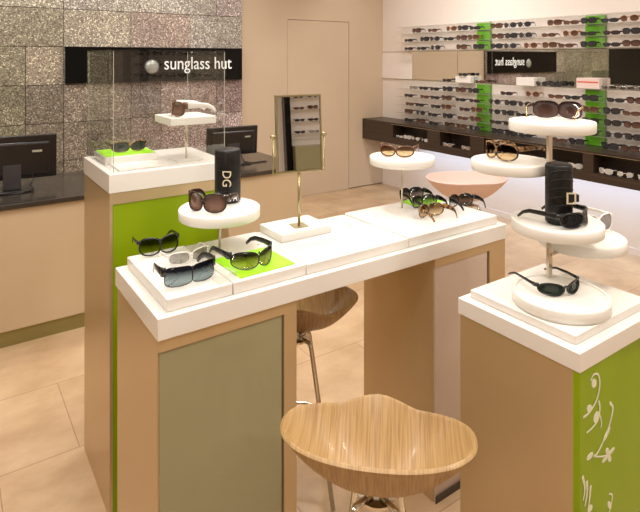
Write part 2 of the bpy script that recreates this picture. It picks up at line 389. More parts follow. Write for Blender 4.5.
def swivel(name, label, cat, base, discs, polesize, group=None, mat_disc='white_disc', flat=False):
    """thin pole with round trays; discs: (cx, cy, ztop, r)"""
    bx, by, bz = base
    t = thing(name, label, cat, base, 0, group)
    ztop = max(d[2] for d in discs)
    if flat: part('pole', M['satin'], t, (-0.010, -0.005, 0, 0.010, 0.005, ztop - bz - 0.036))
    else: rod('pole', M['satin'], t, [(0, 0, 0.0), (0, 0, ztop - bz - 0.034)], polesize)
    for cx, cy, zt, r in discs:
        bm = bmesh.new(); h = 0.036; z = zt - bz
        lathe(bm, [(0, z-h), (r-0.002, z-h), (r, z-h+0.002), (r, z-0.002), (r-0.002, z), (0, z)], cx-bx, cy-by, n=72)
        o = link('round_tray', bm, M[mat_disc], t)
        for p in o.data.polygons: p.use_smooth = len(p.vertices) == 4 and abs(p.normal.z) < 0.5
    return t

# square plate in the case
sp = thing('riser_stand', 'small square white plate raised on a thin rod inside the glass case', 'display stand', (0.895, 2.36, 1.346))
rod('pole', M['satin'], sp, [(0, 0, 0.004), (0, 0, 0.165)], 0.004)
part('foot_plate', M['white'], sp, (-0.06, -0.06, 0.0, 0.06, 0.06, 0.004))
part('square_tray', M['white_disc'], sp, (-0.107, -0.105, 0.165, 0.100, 0.11, 0.198), bevel=0.003)
part_tray = part('display_block', M['white'], None, (0.56, 2.42, 1.346, 0.785, 2.62, 1.378), bevel=0.002)
tag(part_tray, 'low white block carrying a lime card inside the glass case', 'display block')
tag(part('display_mat', M['limemat'], None, (0.565, 2.425, 1.3782, 0.775, 2.615, 1.381)), 'lime green card on the low block inside the glass case', 'mat')
tag(part('display_tile', M['white'], None, (0.575, 2.25, 1.346, 0.75, 2.39, 1.353), bevel=0.001), 'thin white tile at the front left corner inside the glass case', 'tray')

# ------------------------------------------------------------------ TABLE
tb = thing('display_table', 'long white-topped display table on two champagne pedestal legs in the middle of the shop', 'table', (0.5, 1.54, 0))
part('top_slab', M['white'], tb, (0.0, 0.0, 0.99, 1.58, 0.47, 1.055), bevel=0.003)
def tleg(x0, x1, g0, g1, pm='frost'):
    b = part('leg', M['gold'], tb, (x0, 0.018, 0.0, x1, 0.462, 0.99), bevel=0.002)
    part('header', M['gold'], b, (x0, 0.006, 0.955, x1, 0.018, 0.99))
    part('stile', M['gold'], b, (g1, 0.006, 0.0, x1, 0.018, 0.955))
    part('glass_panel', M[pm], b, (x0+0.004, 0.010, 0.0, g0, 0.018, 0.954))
    part('shadow_gap', M['groove'], b, (g0, 0.014, 0.0, g1, 0.018, 0.954))
    part('plinth', M['wood_dark'], b, (x0, 0.004, 0.0, x1, 0.006, 0.03)) if x0 > 1 else None
tleg(0.005, 0.47, 0.414, 0.422)
tleg(1.13, 1.575, 1.455, 1.468, 'rosy_reflection')
ZT = 1.093
def tray(label, *b, bevel=0.003, name='display_tray', m='white'):
    return tag(part(name, M[m], None, b, bevel=bevel), label, 'tray', 'white trays on the display table')
tray('white tray at the left end of the table, under three pairs of sunglasses', 0.535, 1.565, 1.0555, 0.745, 1.985, ZT)
tray('white tray along the front left of the table, under the lime card', 0.749, 1.565, 1.0555, 1.02, 1.80, ZT)
tray('plain white tray along the back of the table behind the lime card', 0.749, 1.804, 1.0555, 1.05, 1.985, ZT-0.003)
tray('plain empty white tray at the front middle of the table', 1.024, 1.565, 1.0555, 1.50, 1.80, ZT-0.002)
tray('empty white tray behind the front middle tray, at the foot of the mirror block', 1.054, 1.804, 1.0555, 1.50, 1.985, ZT-0.006)
tray('white tray at the right end of the table, under four pairs of sunglasses', 1.504, 1.565, 1.0555, 2.045, 1.985, ZT)
tag(part('display_mat', M['limemat'], None, (-0.105, -0.1, 0, 0.105, 0.1, 0.003)), 'lime green card under black wraparound sunglasses at the front of the table', 'mat')
dm = bpy.data.objects['display_mat.001']; dm.location = (0.882, 1.685, ZT+0.0005); dm.rotation_euler = (0, 0, R(2))
tag(part('display_mat', M['limemat'], None, (1.845, 1.865, ZT+0.0005, 2.02, 1.98, ZT+0.003)), 'lime green card at the back right corner of the table', 'mat')
tag(part('acrylic_block', M['acrylic'], None, (0.70, 1.575, ZT+0.0005, 0.765, 1.625, ZT+0.03), bevel=0.002), 'small clear acrylic block beside the black rectangular sunglasses', 'block')
for (x, y) in ((0.985, 1.84), (1.42, 1.83)):
    bm = bmesh.new(); lathe(bm, [(0, 0.0), (0.006, 0.0), (0.005, 0.003), (0, 0.004)], n=12)
    s = link('screw_cap', bm, M['satin'], None, smooth=True); s.location = (x, y, ZT-0.0025 if x < 1.2 else ZT-0.0055)
    tag(s, 'tiny steel screw cap left of the mirror block' if x < 1.2 else 'tiny steel screw cap right of the mirror block', 'screw cap')

# mirror
mb = thing('mirror_base_block', 'raised square white block under the table mirror', 'display block', (1.20, 1.885, ZT-0.0055))
part('upper_block', M['white'], mb, (-0.135, -0.082, 0.0, 0.10, 0.097, 0.032), bevel=0.003)
mr = thing('table_mirror', 'tilting rectangular mirror in a brass fork on a thin pole', 'mirror', (1.185, 1.87, ZT+0.0275), R(-9))
bz = 0.222
rod('pole', M['brass'], mr, [(0, 0, 0), (0, 0, bz-0.008)], 0.0055)
part('foot', M['brass'], mr, (-0.03, -0.03, 0, 0.03, 0.03, 0.002))
rod('fork', M['brass'], mr, [(-0.112, 0, 0.366), (-0.112, 0, bz-0.004), (0.112, 0, bz-0.004), (0.112, 0, 0.366)], 0.0045, up=(0, 1, 0))
for s in (-1, 1):
    bm = bmesh.new(); sweep(bm, [(s*0.100, 0, 0.366), (s*0.122, 0, 0.366)], 0.008, n=12); link('pivot_knob', bm, M['brass'], mr, smooth=True)
fr = part('frame', M['brass'], mr, (-0.100, -0.006, -0.155, -0.093, 0.010, 0.155), (0.093, -0.006, -0.155, 0.100, 0.010, 0.155), (-0.093, -0.006, -0.155, 0.093, 0.010, -0.148), (-0.093, -0.006, 0.148, 0.093, 0.010, 0.155), (-0.093, 0.0, -0.148, 0.093, 0.010, 0.148))
gm = part('mirror_glass', M['mirror'], fr, (-0.092, -0.004, -0.147, 0.092, -0.001, 0.147))
fr.location = (0, 0, 0.375); fr.rotation_euler = (R(-3.5), 0, 0)

swivel('round_display_stand', 'round white pole tray near the left end of the table, holding an upright case', 'display stand', (0.849, 1.895, ZT-0.002), [(0.849, 1.895, 1.242, 0.15)], 0.005, 'round pole trays on the table')
swivel('round_display_stand', 'round white pole tray near the right end of the table, brown glasses on it', 'display stand', (1.775, 1.895, ZT+0.001), [(1.775, 1.895, 1.338, 0.152)], 0.004, 'round pole trays on the table')

# ------------------------------------------------------------------ PEDESTAL
PX, PY = 1.445, 0.832
pd = thing('display_pedestal', 'square champagne pedestal with lime floral front and thick white top at the right', 'display stand', (PX, PY, 0))
part('body', M['gold'], pd, (0.0, 0.02, 0, 0.48, 0.425, 0.93), bevel=0.002)
part('glass_panel', M['lime'], pd, (0.0, 0.0, 0, 0.210, 0.02, 0.93))
part('shadow_gap', M['groove'], pd, (0.210, 0.012, 0, 0.220, 0.02, 0.93))
part('recessed_panel', M['lime'], pd, (0.220, 0.010, 0, 0.478, 0.02, 0.93))
part('top_slab', M['white'], pd, (-0.005, -0.003, 0.93, 0.485, 0.43, 0.985), bevel=0.003)
part('raised_tray', M['white'], pd, (0.028, 0.028, 0.985, 0.45, 0.405, 1.012), bevel=0.003)
def decal():
    """white floral scroll printed on the lime panel (flat vinyl)"""
    bm = bmesh.new(); S = 0.0104 / 10.0
    def cv(px, py):   # panel sketch units -> metres from the panel's left edge and top
        return (0.002+px*0.00150, -0.0012, 0.925 - py*0.00098)
    def stroke(p, w0, w1):
        n = 28; out = []
        for i in range(n+1):      # Catmull-Rom through the sketch
            u = i/n*(len(p)-1); k = min(int(u), len(p)-2); f = u-k
            P0, P1, P2, P3 = p[max(k-1, 0)], p[k], p[k+1], p[min(k+2, len(p)-1)]
            q = [0.5*((2*P1[a]) + (-P0[a]+P2[a])*f + (2*P0[a]-5*P1[a]+4*P2[a]-P3[a])*f*f + (-P0[a]+3*P1[a]-3*P2[a]+P3[a])*f**3) for a in (0, 1)]
            out.append(cv(*q))
        sweep(bm, out, [ (w0+(w1-w0)*i/n)*0.00135 for i in range(n+1)], 0.0006, up=(0, 1, 0), n=4)
    def blob(px, py, a, b, ang=0, petals=0):
        n = 36; c = cv(px, py); top = []; bot = []
        for i in range(n):
            th = 2*pi*i/n; r = 1 + (0.55*cos(petals*th) if petals else 0)
            x, z = a*r*cos(th), b*r*sin(th); X = x*cos(ang)-z*sin(ang); Z = x*sin(ang)+z*cos(ang)
            top.append(bm.verts.new((c[0]+X*0.0014, -0.0012, c[2]+Z*0.00095))); bot.append(bm.verts.new((c[0]+X*0.0014, -0.0002, c[2]+Z*0.00095)))
        bm.faces.new(top); bm.faces.new(bot[::-1])
        for i in range(n): bm.faces.new((top[i], top[(i+1) % n], bot[(i+1) % n], bot[i]))
    stroke([(8, 125), (30, 122), (55, 100), (66, 62), (60, 30), (44, 22), (34, 34)], 3, 2)
    blob(46, 48, 9, 14, 0.2); blob(30, 112, 9, 11, 0.5); blob(54, 150, 10, 15, -0.3)
    stroke([(20, 175), (40, 172), (60, 160), (66, 130), (62, 108)], 2, 3)
    stroke([(66, 150), (72, 175), (70, 190)], 2, 2)
    stroke([(110, 145), (114, 160), (105, 190), (90, 220), (60, 255), (44, 258)], 3, 2.5)
    blob(92, 222, 6, 20, -0.7); blob(32, 250, 12, 8, 0.3); blob(106, 140, 4, 5)
    blob(98, 288, 17, 17, 0.3, petals=4)
    stroke([(50, 262), (70, 275), (90, 285)], 2, 2)
    stroke([(6, 290), (14, 330), (8, 360)], 4, 2); stroke([(20, 312), (22, 345), (14, 380)], 4, 2); stroke([(34, 335), (30, 370), (26, 392)], 4, 2)
    blob(32, 400, 9, 10); stroke([(30, 400), (22, 440), (34, 480), (30, 520)], 2, 3); blob(40, 470, 6, 16, -0.3)
    stroke([(34, 520), (70, 500), (100, 460), (112, 420), (100, 405)], 3, 2); blob(102, 440, 6, 15, 0.4)
    blob(70, 560, 18, 18, 0.2, petals=5)
    return link('floral_decal', bm, M['floral'], pd)
decal()
cake = bmesh.new(); lathe(cake, [(0, 0), (0.143, 0), (0.147, 0.004), (0.147, 0.035), (0.143, 0.039), (0.134, 0.039), (0.132, 0.035), (0, 0.035)], n=80)
sw = swivel('swivel_display_stand', 'tall flat steel post with four round white trays at different heights on the pedestal', 'display stand', (1.71, 1.094, 1.051),
       [(1.762, 1.119, 1.58, 0.143), (1.670, 1.222, 1.435, 0.135), (1.700, 1.06, 1.254, 0.145), (1.885, 1.080, 1.165, 0.145)], 0.006, None, 'white_disc', True)
part('arm', M['satin'], sw, (0.0, -0.010, 1.165-1.051-0.042, 0.18, 0.006, 1.165-1.051-0.0365))
bd = link('base_disc', cake, M['white_disc'], sw); bd.location = (1.625-1.71, 1.002-1.094, 1.0125-1.051)
for p in bd.data.polygons: p.use_smooth = abs(p.normal.z) < 0.3

# ------------------------------------------------------------------ STOOLS
def stool_parts(t, sc, rim, wood):
    dip = 0.0 if wood == 'glow_washed_wood' else 1.0
    bm = bmesh.new(); A, B = 0.262, 0.150; NR, NT = 26, 72; rings = []
    for i in range(NR+1):
        r = i/NR; ring = []
        for j in range(NT):
            th = 2*pi*j/NT; cs, sn = cos(th), sin(th); n = 2.25
            k = (abs(cs)**n + abs(sn)**n) ** (-1/n)
            x, y = A*r*k*cs, B*r*k*sn
            back = max(0, -sn); front = max(0, sn)
            z = 0.150*(r**2.2)
            z -= dip*0.030*front**2*r**3*min(1, abs(x)/0.11)**1.5                     # thigh dips
            z += dip*0.070*math.exp(-(x/0.085)**2)*max(0, y/B)*(1-r*r)*1.5 + 0.004*math.exp(-(x/0.09)**2)*front*r**3   # centre ridge rising to the front
            if r > 0.93: z -= 0.0
            if i == 0 and j > 0: continue
            ring.append(bm.verts.new((x, y, z)))
        rings.append(ring)
    for a, b in zip(rings, rings[1:]):
        for j in range(NT):
            k = (j+1) % NT
            if len(a) == 1: bm.faces.new((a[0], b[j], b[k]))
            else: bm.faces.new((a[j], b[j], b[k], a[k]))
    s = link('seat', bm, M[wood], t, smooth=True); s.location = (0, 0, rim-0.150)
    so = s.modifiers.new('solid', 'SOLIDIFY'); so.thickness = 0.011; so.offset = -1
    bv = s.modifiers.new('bevel', 'BEVEL'); bv.width = 0.003; bv.segments = 2; bv.limit_method = 'ANGLE'; bv.angle_limit = R(50)
    zb = rim - 0.150 - 0.012
    bm = bmesh.new(); lathe(bm, [(0, 0), (0.05, 0), (0.05, 0.008), (0, 0.008)], n=24); h = link('mounting_plate', bm, M['chrome'], t); h.location = (0, 0, zb-0.014)
    for a in (45, 135, 225, 315):
        q = R(a)
        rod('leg', M['chrome'], t, [(0.02*cos(q), 0.02*sin(q), zb-0.004), (0.075*cos(q), 0.075*sin(q), zb-0.006), (0.085*cos(q), 0.085*sin(q), zb-0.03), (0.20*cos(q), 0.20*sin(q), 0.003)], 0.0095, up=(-sin(q), cos(q), 0))
    n = 32; f = 0.25; rr = 0.20 + (0.085-0.20)*f/(zb-0.03)
    rod('footrest_ring', M['chrome'], t, [(rr*cos(2*pi*i/n), rr*sin(2*pi*i/n), f) for i in range(n)], 0.006, closed=True)
def stool(label, loc, rz, rim=0.80, sc=1.0, wood='oak'):
    t = thing('bar_stool', label, 'stool', loc, rz, 'shell bar stools around the table'); stool_parts(t, sc, rim/sc, wood); t.scale = (sc, sc, sc)
    return t
stool('oak bar stool with curved shell seat in the foreground between table and pedestal', (0.955, 1.118, 0), R(-43), 0.80)
stool('oak bar stool half tucked under the table between its two legs', (1.222, 1.95, 0), R(150), 0.79)
stool('pale pinkish shell stool beyond the right end of the table, before the lit wall', (3.12, 2.66, 0), R(150), 0.93, 1.12, 'glow_washed_wood').scale = (1.12, 1.5, 1.12)

# ------------------------------------------------------------------ SUNGLASSES
def fmat(n, c, r=0.22, metal=0.0): return mat('frame_'+n, c, r, metal, coat=0.2)
FR = {'black': fmat('black', (0.008, 0.008, 0.009)), 'dark_brown': fmat('dark_brown', (0.035, 0.015, 0.01)), 'brown': fmat('brown', (0.12, 0.045, 0.02)),
      'amber': fmat('amber', (0.40, 0.16, 0.04)), 'silver': fmat('silver', (0.6, 0.58, 0.55), 0.2, 1.0), 'gold': fmat('gold', (0.7, 0.5, 0.25), 0.25, 1.0),
      'white': fmat('white', (0.85, 0.82, 0.78)), 'grey': fmat('grey', (0.10, 0.09, 0.09)), 'wine': fmat('wine', (0.12, 0.015, 0.02))}
FR['leopard'] = noisy(fmat('tortoise', (0.2, 0.1, 0.04)), (0.025, 0.012, 0.008), (0.42, 0.22, 0.07), (70, 70, 70), lo=0.45, hi=0.6)
def lmat(n, tint, ior=1.5): 
    return thin_glass('lens_'+n, tint, ior=ior)
def olens(n, c, top=None):
    m = mat('lens_'+n, c, 0.07, spec=0.6)
    if top:      # graduated tint, darker at the brow
        t, bs = nt(m); N = t.nodes; L = t.links
        tc = N.new('ShaderNodeTexCoord'); sp = N.new('ShaderNodeSeparateXYZ'); cr = N.new('ShaderNodeValToRGB'); e = cr.color_ramp.elements
        mr_ = N.new('ShaderNodeMapRange'); mr_.inputs['From Min'].default_value = 0.005; mr_.inputs['From Max'].default_value = 0.055
        e[0].color = (*c, 1); e[1].color = (*top, 1); e[0].position = 0.15; e[1].position = 0.85
        L.new(tc.outputs['Object'], sp.inputs[0]); L.new(sp.outputs['Z'], mr_.inputs['Value']); L.new(mr_.outputs[0], cr.inputs[0]); L.new(cr.outputs[0], bs.inputs['Base Color'])
    return m
def glens(n, low, top):
    m = thin_glass('lens_'+n, low, ior=1.5); t = m.node_tree; N = t.nodes; L = t.links
    tr = [q for q in N if q.type == 'BSDF_TRANSPARENT'][0]
    tc = N.new('ShaderNodeTexCoord'); sp = N.new('ShaderNodeSeparateXYZ'); cr = N.new('ShaderNodeValToRGB'); e = cr.color_ramp.elements
    mr_ = N.new('ShaderNodeMapRange'); mr_.inputs['From Min'].default_value = 0.008; mr_.inputs['From Max'].default_value = 0.052
    e[0].color = (*low, 1); e[1].color = (*top, 1); e[0].position = 0.1; e[1].position = 0.75
    L.new(tc.outputs['Object'], sp.inputs[0]); L.new(sp.outputs['Z'], mr_.inputs['Value']); L.new(mr_.outputs[0], cr.inputs[0]); L.new(cr.outputs[0], tr.inputs[0])
    return m
LN = {'grad_grey': glens('grad_grey', (0.62, 0.62, 0.60), (0.05, 0.05, 0.05)), 'grad_teal': glens('grad_teal', (0.30, 0.38, 0.40), (0.01, 0.01, 0.015)),
      'grad_brown': glens('grad_brown', (0.55, 0.40, 0.36), (0.03, 0.015, 0.02)), 'grad_gold': glens('grad_gold', (0.80, 0.62, 0.38), (0.22, 0.12, 0.04)),
      'pearl': olens('pearl', (0.6, 0.58, 0.55)), 'smoke': olens('smoke', (0.035, 0.035, 0.04)), 'green': olens('green', (0.05, 0.07, 0.05), (0.02, 0.03, 0.02)), 'brown': olens('brown', (0.14, 0.07, 0.05), (0.06, 0.03, 0.025)),
      'rose': olens('rose', (0.42, 0.25, 0.18), (0.20, 0.10, 0.07)), 'clear_grey': lmat('clear_grey', (0.45, 0.44, 0.42)), 'amber': lmat('amber', (0.62, 0.38, 0.16)), 'pale': lmat('pale', (0.75, 0.73, 0.70)),
      'black': olens('black', (0.012, 0.014, 0.018))}
def gl_shape(st, small=False):
    W = st.get('w', 0.145); a = st.get('a', 0.031); b = st.get('b', 0.022); nn = st.get('n', 2.6); wrap = st.get('wrap', 4.0)
    rim = st.get('rim', 0.0032); cx = st.get('cx', W/2 - a - 0.004); skew = st.get('skew', 0.12); th = st.get('temple', 0.008)
    tl = st.get('tl', 0.13); zc = b + rim
    yy = lambda x: wrap*x*x
    N = 14 if small else 36
    def outline(s, k=1.0):
        out = []
        for i in range(N):
            t = 2*pi*i/N; c, q = cos(t), sin(t)
            x = a*k*abs(c)**(2/nn)*(1 if c > 0 else -1); z = b*k*abs(q)**(2/nn)*(1 if q > 0 else -1)
            z *= 1 + skew*(x/a)*(-1 if q < 0 else 0.6)*0.6      # drop/raise outer corners
            if q < 0: z *= 1 - 0.18*max(0, -x/a)                 # inner lower corner cut for the nose
            X = s*(cx + x); out.append(Vector((X, yy(X), zc+z)))
        return out
    F, L, T = [], [], []
    bm = bmesh.new()
    for s in (-1, 1):
        sweep(bm, outline(s), rim*0.8, rim, up=(0, 1, 0), n=4 if small else 8, closed=True)
    br = cx - a; zb = zc + b*st.get('bz', 0.35)
    sweep(bm, [(x, yy(x)-0.001, zb + 0.003*(1-(x/max(br, .001))**2)) for x in (-br-0.002, -br*0.5, 0, br*0.5, br+0.002)], rim*0.8, rim*1.3, n=6)
    hx = cx + a; zh = zc + b*0.55
    for s in (-1, 1):
        sweep(bm, [(s*(hx-0.004), yy(hx)-0.001, zh), (s*(W/2), yy(W/2)+0.001, zh), (s*(W/2+0.0015), yy(W/2)+0.01, zh)], 0.0025, th*0.75, n=4, rect=True)
    F = bm
    lens = []
    for s in (-1, 1):
        bm = bmesh.new(); o = outline(s, 0.99); c = sum(o, Vector())/N
        fr_ = [bm.verts.new(p + Vector((0, -0.0006, 0))) for p in o]; ce = bm.verts.new((c.x, c.y - 0.0035, c.z))
        for i in range(N): bm.faces.new((fr_[i], fr_[(i+1) % N], ce))
        if not small:
            bmesh.ops.solidify(bm, geom=bm.faces[:], thickness=0.0012)
        lens.append(bm)
    tem = []
    for s in (-1, 1):
        bm = bmesh.new(); y0 = yy(W/2)+0.011
        pts = [(s*(W/2+0.0015), y0, zh), (s*(W/2+0.002), y0+tl*0.3, zh), (s*(W/2-0.001), y0+tl*0.66, zh-0.003), (s*(W/2-0.005), y0+tl*0.84, zh-0.012), (s*(W/2-0.009), y0+tl, max(0.006, zh-0.030))]
        if not small:
            q = []
            for i in range(len(pts)-1):
                for f in (0, 0.5): q.append(tuple(pts[i][k]*(1-f)+pts[i+1][k]*f for k in range(3)))
            pts = q + [pts[-1]]
        m = len(pts); hh = [th*(0.75 - 0.40*i/(m-1)) for i in range(m)]
        sweep(bm, pts, 0.0018, hh, n=4 if small else 8)
        tem.append(bm)
    return F, lens, tem
def glasses(label, loc, rz, frame='black', lens='smoke', tilt=(0, 0), group=None, flip=False, name='sunglasses', temple_mat=None, sc=1.1, **st):
    t = thing(name, label, 'sunglasses', loc, rz, group)
    F, Ls, Ts = gl_shape(st)
    par = t
    obs = [link('frame', F, FR[frame], t, smooth=True)]
    for b_ in Ls:
        o = link('lens', b_, LN[lens], t, smooth=True); obs.append(o)
    for b_ in Ts: obs.append(link('temple', b_, FR[temple_mat or frame], t, smooth=True))
    zc = st.get('b', 0.022) + st.get('rim', 0.0032)
    t.rotation_euler = Matrix.Rotation(rz, 4, 'Z').to_euler()
    if flip:
        for o in obs: o.rotation_euler = (0, pi, 0); o.location = (0, 0, zc*2+0.0015)
    if tilt != (0, 0):
        t.rotation_euler = (Matrix.Rotation(rz, 4, 'Z') @ Matrix.Rotation(tilt[0], 4, 'X') @ Matrix.Rotation(tilt[1], 4, 'Y')).to_euler()
    t.scale = (sc, sc, sc)
    return t
FACE = ca - pi/2           # rotation for facing the camera squarely
Z1 = ZT + 0.001
# left end of table
glasses('black oversized sunglasses with graduated grey lenses at the back of the left tray', (0.637, 1.932, Z1), R(-2), 'black', 'grad_grey', tl=0.10, w=0.14, a=0.033, b=0.029, n=2.9, wrap=4, rim=0.0034, temple=0.009, bz=0.7, sc=1.05)
glasses('pale rimless-looking sunglasses with light grey lenses between two black pairs', (0.70, 1.80, Z1), R(5), 'white', 'clear_grey', tl=0.07, w=0.14, a=0.031, b=0.018, n=3.2, wrap=4, rim=0.0022, temple=0.006)
glasses('black angular rectangular sunglasses at the front of the left tray', (0.637, 1.625, Z1), R(1), 'black', 'grad_teal', tl=0.09, w=0.150, a=0.036, b=0.026, n=4.5, wrap=4, rim=0.0014, temple=0.016, bz=0.8, sc=1.15, skew=0.0)
glasses('black wraparound sunglasses with graduated brown lenses standing on the lime card', (0.865, 1.615, ZT+0.004), R(4), 'black', 'grad_brown', w=0.155, a=0.037, b=0.026, n=2.6, wrap=8, rim=0.0018, temple=0.014, bz=0.8)
glasses('brown square oversized sunglasses on the round tray beside the upright case', (0.765, 1.85, 1.243), R(-56), 'dark_brown', 'rose', w=0.15, a=0.034, b=0.030, n=2.8, wrap=5, rim=0.0032, temple=0.015, tl=0.075)
glasses('brown sunglasses with amber lenses on the round tray near the right end of the table', (1.72, 1.88, 1.339), R(-55), 'brown', 'grad_gold', w=0.15, a=0.034, b=0.022, n=2.6, wrap=6, rim=0.0038, temple=0.014)
# four pairs at the right end, seen from behind: fronts up, temples towards the viewer
for lab, x, y, rz, f, l, kw in (
    ('green-black sunglasses furthest back, resting partly on the small lime card', 1.90, 1.975, 168, 'black', 'grad_grey', dict(a=0.034, b=0.029, temple=0.015)),
    ('olive tortoise sunglasses nearest the front edge at the right end of the table', 1.775, 1.725, 172, 'leopard', 'grad_gold', dict(a=0.034, b=0.028, temple=0.015)),
    ('black sunglasses in the middle of the right-end group, next to the tortoise pair', 1.862, 1.85, 168, 'black', 'grad_grey', dict(a=0.034, b=0.028, temple=0.015)),
    ('black sunglasses furthest right on the table, beside its right edge', 2.012, 1.76, 168, 'black', 'grad_grey', dict(a=0.034, b=0.029, temple=0.015))):
    glasses(lab, (x, y, Z1 + (0.003 if 'furthest back' in lab else 0)), R(rz), f, l, w=0.14, n=2.4, wrap=5, rim=0.0028, tl=0.085, sc=1.0, **kw)
# case interior
glasses('green-lensed sunglasses with thin tortoise rims on the lime card in the glass case', (0.68, 2.475, 1.382), R(2), 'leopard', 'green', tl=0.095, w=0.145, a=0.033, b=0.02, n=2.6, wrap=4, rim=0.0025, temple=0.006)
glasses('brown square sunglasses with wide pale temples on the raised square plate inside the glass case', (0.825, 2.33, 1.5445), R(-92), 'brown', 'rose', temple_mat='white', w=0.14, a=0.034, b=0.027, n=3.2, wrap=5, rim=0.004, temple=0.018, tl=0.12)
# pedestal
glasses('dark brown oversized mask sunglasses with thin gold temples on the topmost round tray', (1.832, 1.135, 1.581), R(113), 'dark_brown', 'brown', temple_mat='gold', w=0.155, a=0.037, b=0.028, n=3.0, wrap=6, rim=0.0018, temple=0.008, tl=0.11, bz=0.5)
glasses('tortoise brown sunglasses on the round tray left of the steel post', (1.622, 1.245, 1.436), R(-98), 'leopard', 'grad_gold', w=0.145, a=0.034, b=0.026, n=2.6, wrap=5, rim=0.003, temple=0.010)
glasses('black sunglasses wrapped around the black case on the middle round tray', (1.690, 0.965, 1.255), R(2), 'black', 'black', w=0.15, a=0.036, b=0.021, n=2.9, wrap=5, rim=0.0035, temple=0.011)
glasses('pale sunglasses with grey lenses on the rearmost right round tray', (1.955, 1.055, 1.166), R(-20), 'white', 'clear_grey', w=0.14, a=0.032, b=0.028, n=2.8, wrap=4, rim=0.003, temple=0.009)
glasses('slim black sports sunglasses on the disc at the foot of the steel post', (1.612, 0.975, 1.0485), FACE+R(16), 'black', 'green', w=0.15, a=0.033, b=0.017, n=2.2, wrap=6, rim=0.0028, temple=0.007, skew=0.35)

# ------------------------------------------------------------------ UPRIGHT CASES
def case(label, loc, r, h, rz, flat=1.0):
    t = thing('sunglasses_case', label, 'case', loc, rz)
    bm = bmesh.new(); lathe(bm, [(0, 0), (r-0.006, 0), (r, 0.006), (r, h-0.008), (r-0.004, h-0.002), (r-0.012, h), (0, h)], n=48)
    o = link('body', bm, M['leather'], t, smooth=True)
    return t
k1 = case('upright black leather sunglasses case with gold letter buckle on the left round tray', (0.908, 1.952, 1.243), 0.050, 0.205, R(-42))
bm = bmesh.new(); sweep(bm, [(-0.003, -0.0535, 0.05), (-0.003, -0.0535, 0.13)], 0.020, 0.0025, up=(0, 1, 0), rect=True); link('strap', bm, M['leather'], k1)
part('seam', M['black'], k1, (0.016, -0.0525, 0.008, 0.0185, -0.046, 0.195))
text_obj('buckle_letters', 'DG', 0.04, M['buckle'], k1, (-0.002, -0.0575, 0.128), (pi/2, R(90), 0), 0.0015, width=0.058, height=0.034)
text_obj('logo_letters', 'DE A', 0.03, M['paper'], k1, (0.004, -0.060, 0.012), (pi/2, 0, R(32)), 0.0015, width=0.052, height=0.026)
k2 = case('upright black ribbed sunglasses case with square gold buckle on the middle round tray', (1.676, 1.038, 1.255), 0.0425, 0.197, R(-35))
for i in range(6):
    bm = bmesh.new(); z = 0.03 + i*0.028; n = 16
    sweep(bm, [(0.0432*cos(R(215+i_*110/n)), 0.0432*sin(R(215+i_*110/n)), z+0.01*sin(i_/n*pi)) for i_ in range(n+1)], 0.0022, 0.0022, n=6); link('rib', bm, M['leather'], k2, smooth=True)
bm = bmesh.new()
sweep(bm, [(0.008, -0.046, 0.075), (0.008, -0.046, 0.108), (0.033, -0.046, 0.108), (0.033, -0.046, 0.075)], 0.003, 0.002, up=(0, 1, 0), closed=True, rect=True); link('buckle', bm, M['buckle'], k2)
part('strap', M['black'], k2, (0.012, -0.0455, 0.080, 0.046, -0.030, 0.103))

# ------------------------------------------------------------------ WALL BENCH
bn = thing('wall_bench', 'long dark wood display bench fixed along the right wall, open cubbies in its front', 'display bench', (4.82, 1.4, 0))
BY1 = YW - 1.4
zb0, zb1 = 0.68, 0.955
ops = [(5.32, 4.70), (4.50, 4.05), (3.86, 2.75), (2.65, 1.95)]
bxs = [(0, 0, zb0, 0.378, BY1-0.002, 0.765)]                 # bottom board
bxs.append((0.20, 0, 0.765, 0.378, BY1-0.002, zb1-0.02))     # rear block
prev = BY1-0.002
for a, b in ops:
    bxs.append((0.0, a-1.4, 0.765, 0.20, prev, zb1-0.02)); prev = b-1.4
bxs.append((0.0, 0, 0.765, 0.20, prev, zb1-0.02))
part('carcass', M['wood_dark'], bn, *bxs)
part('top_board', M['wood_dark'], bn, (0.0, 0, zb1-0.02, 0.378, BY1-0.002, zb1))
part('edge_strip', M['satin'], bn, (-0.003, 0, zb1-0.022, 0.0, 3.95, zb1-0.019))
ls = part('light_strip', M['cool'], bn, (0.14, 0.4, zb0-0.010, 0.17, 3.7, zb0-0.001))

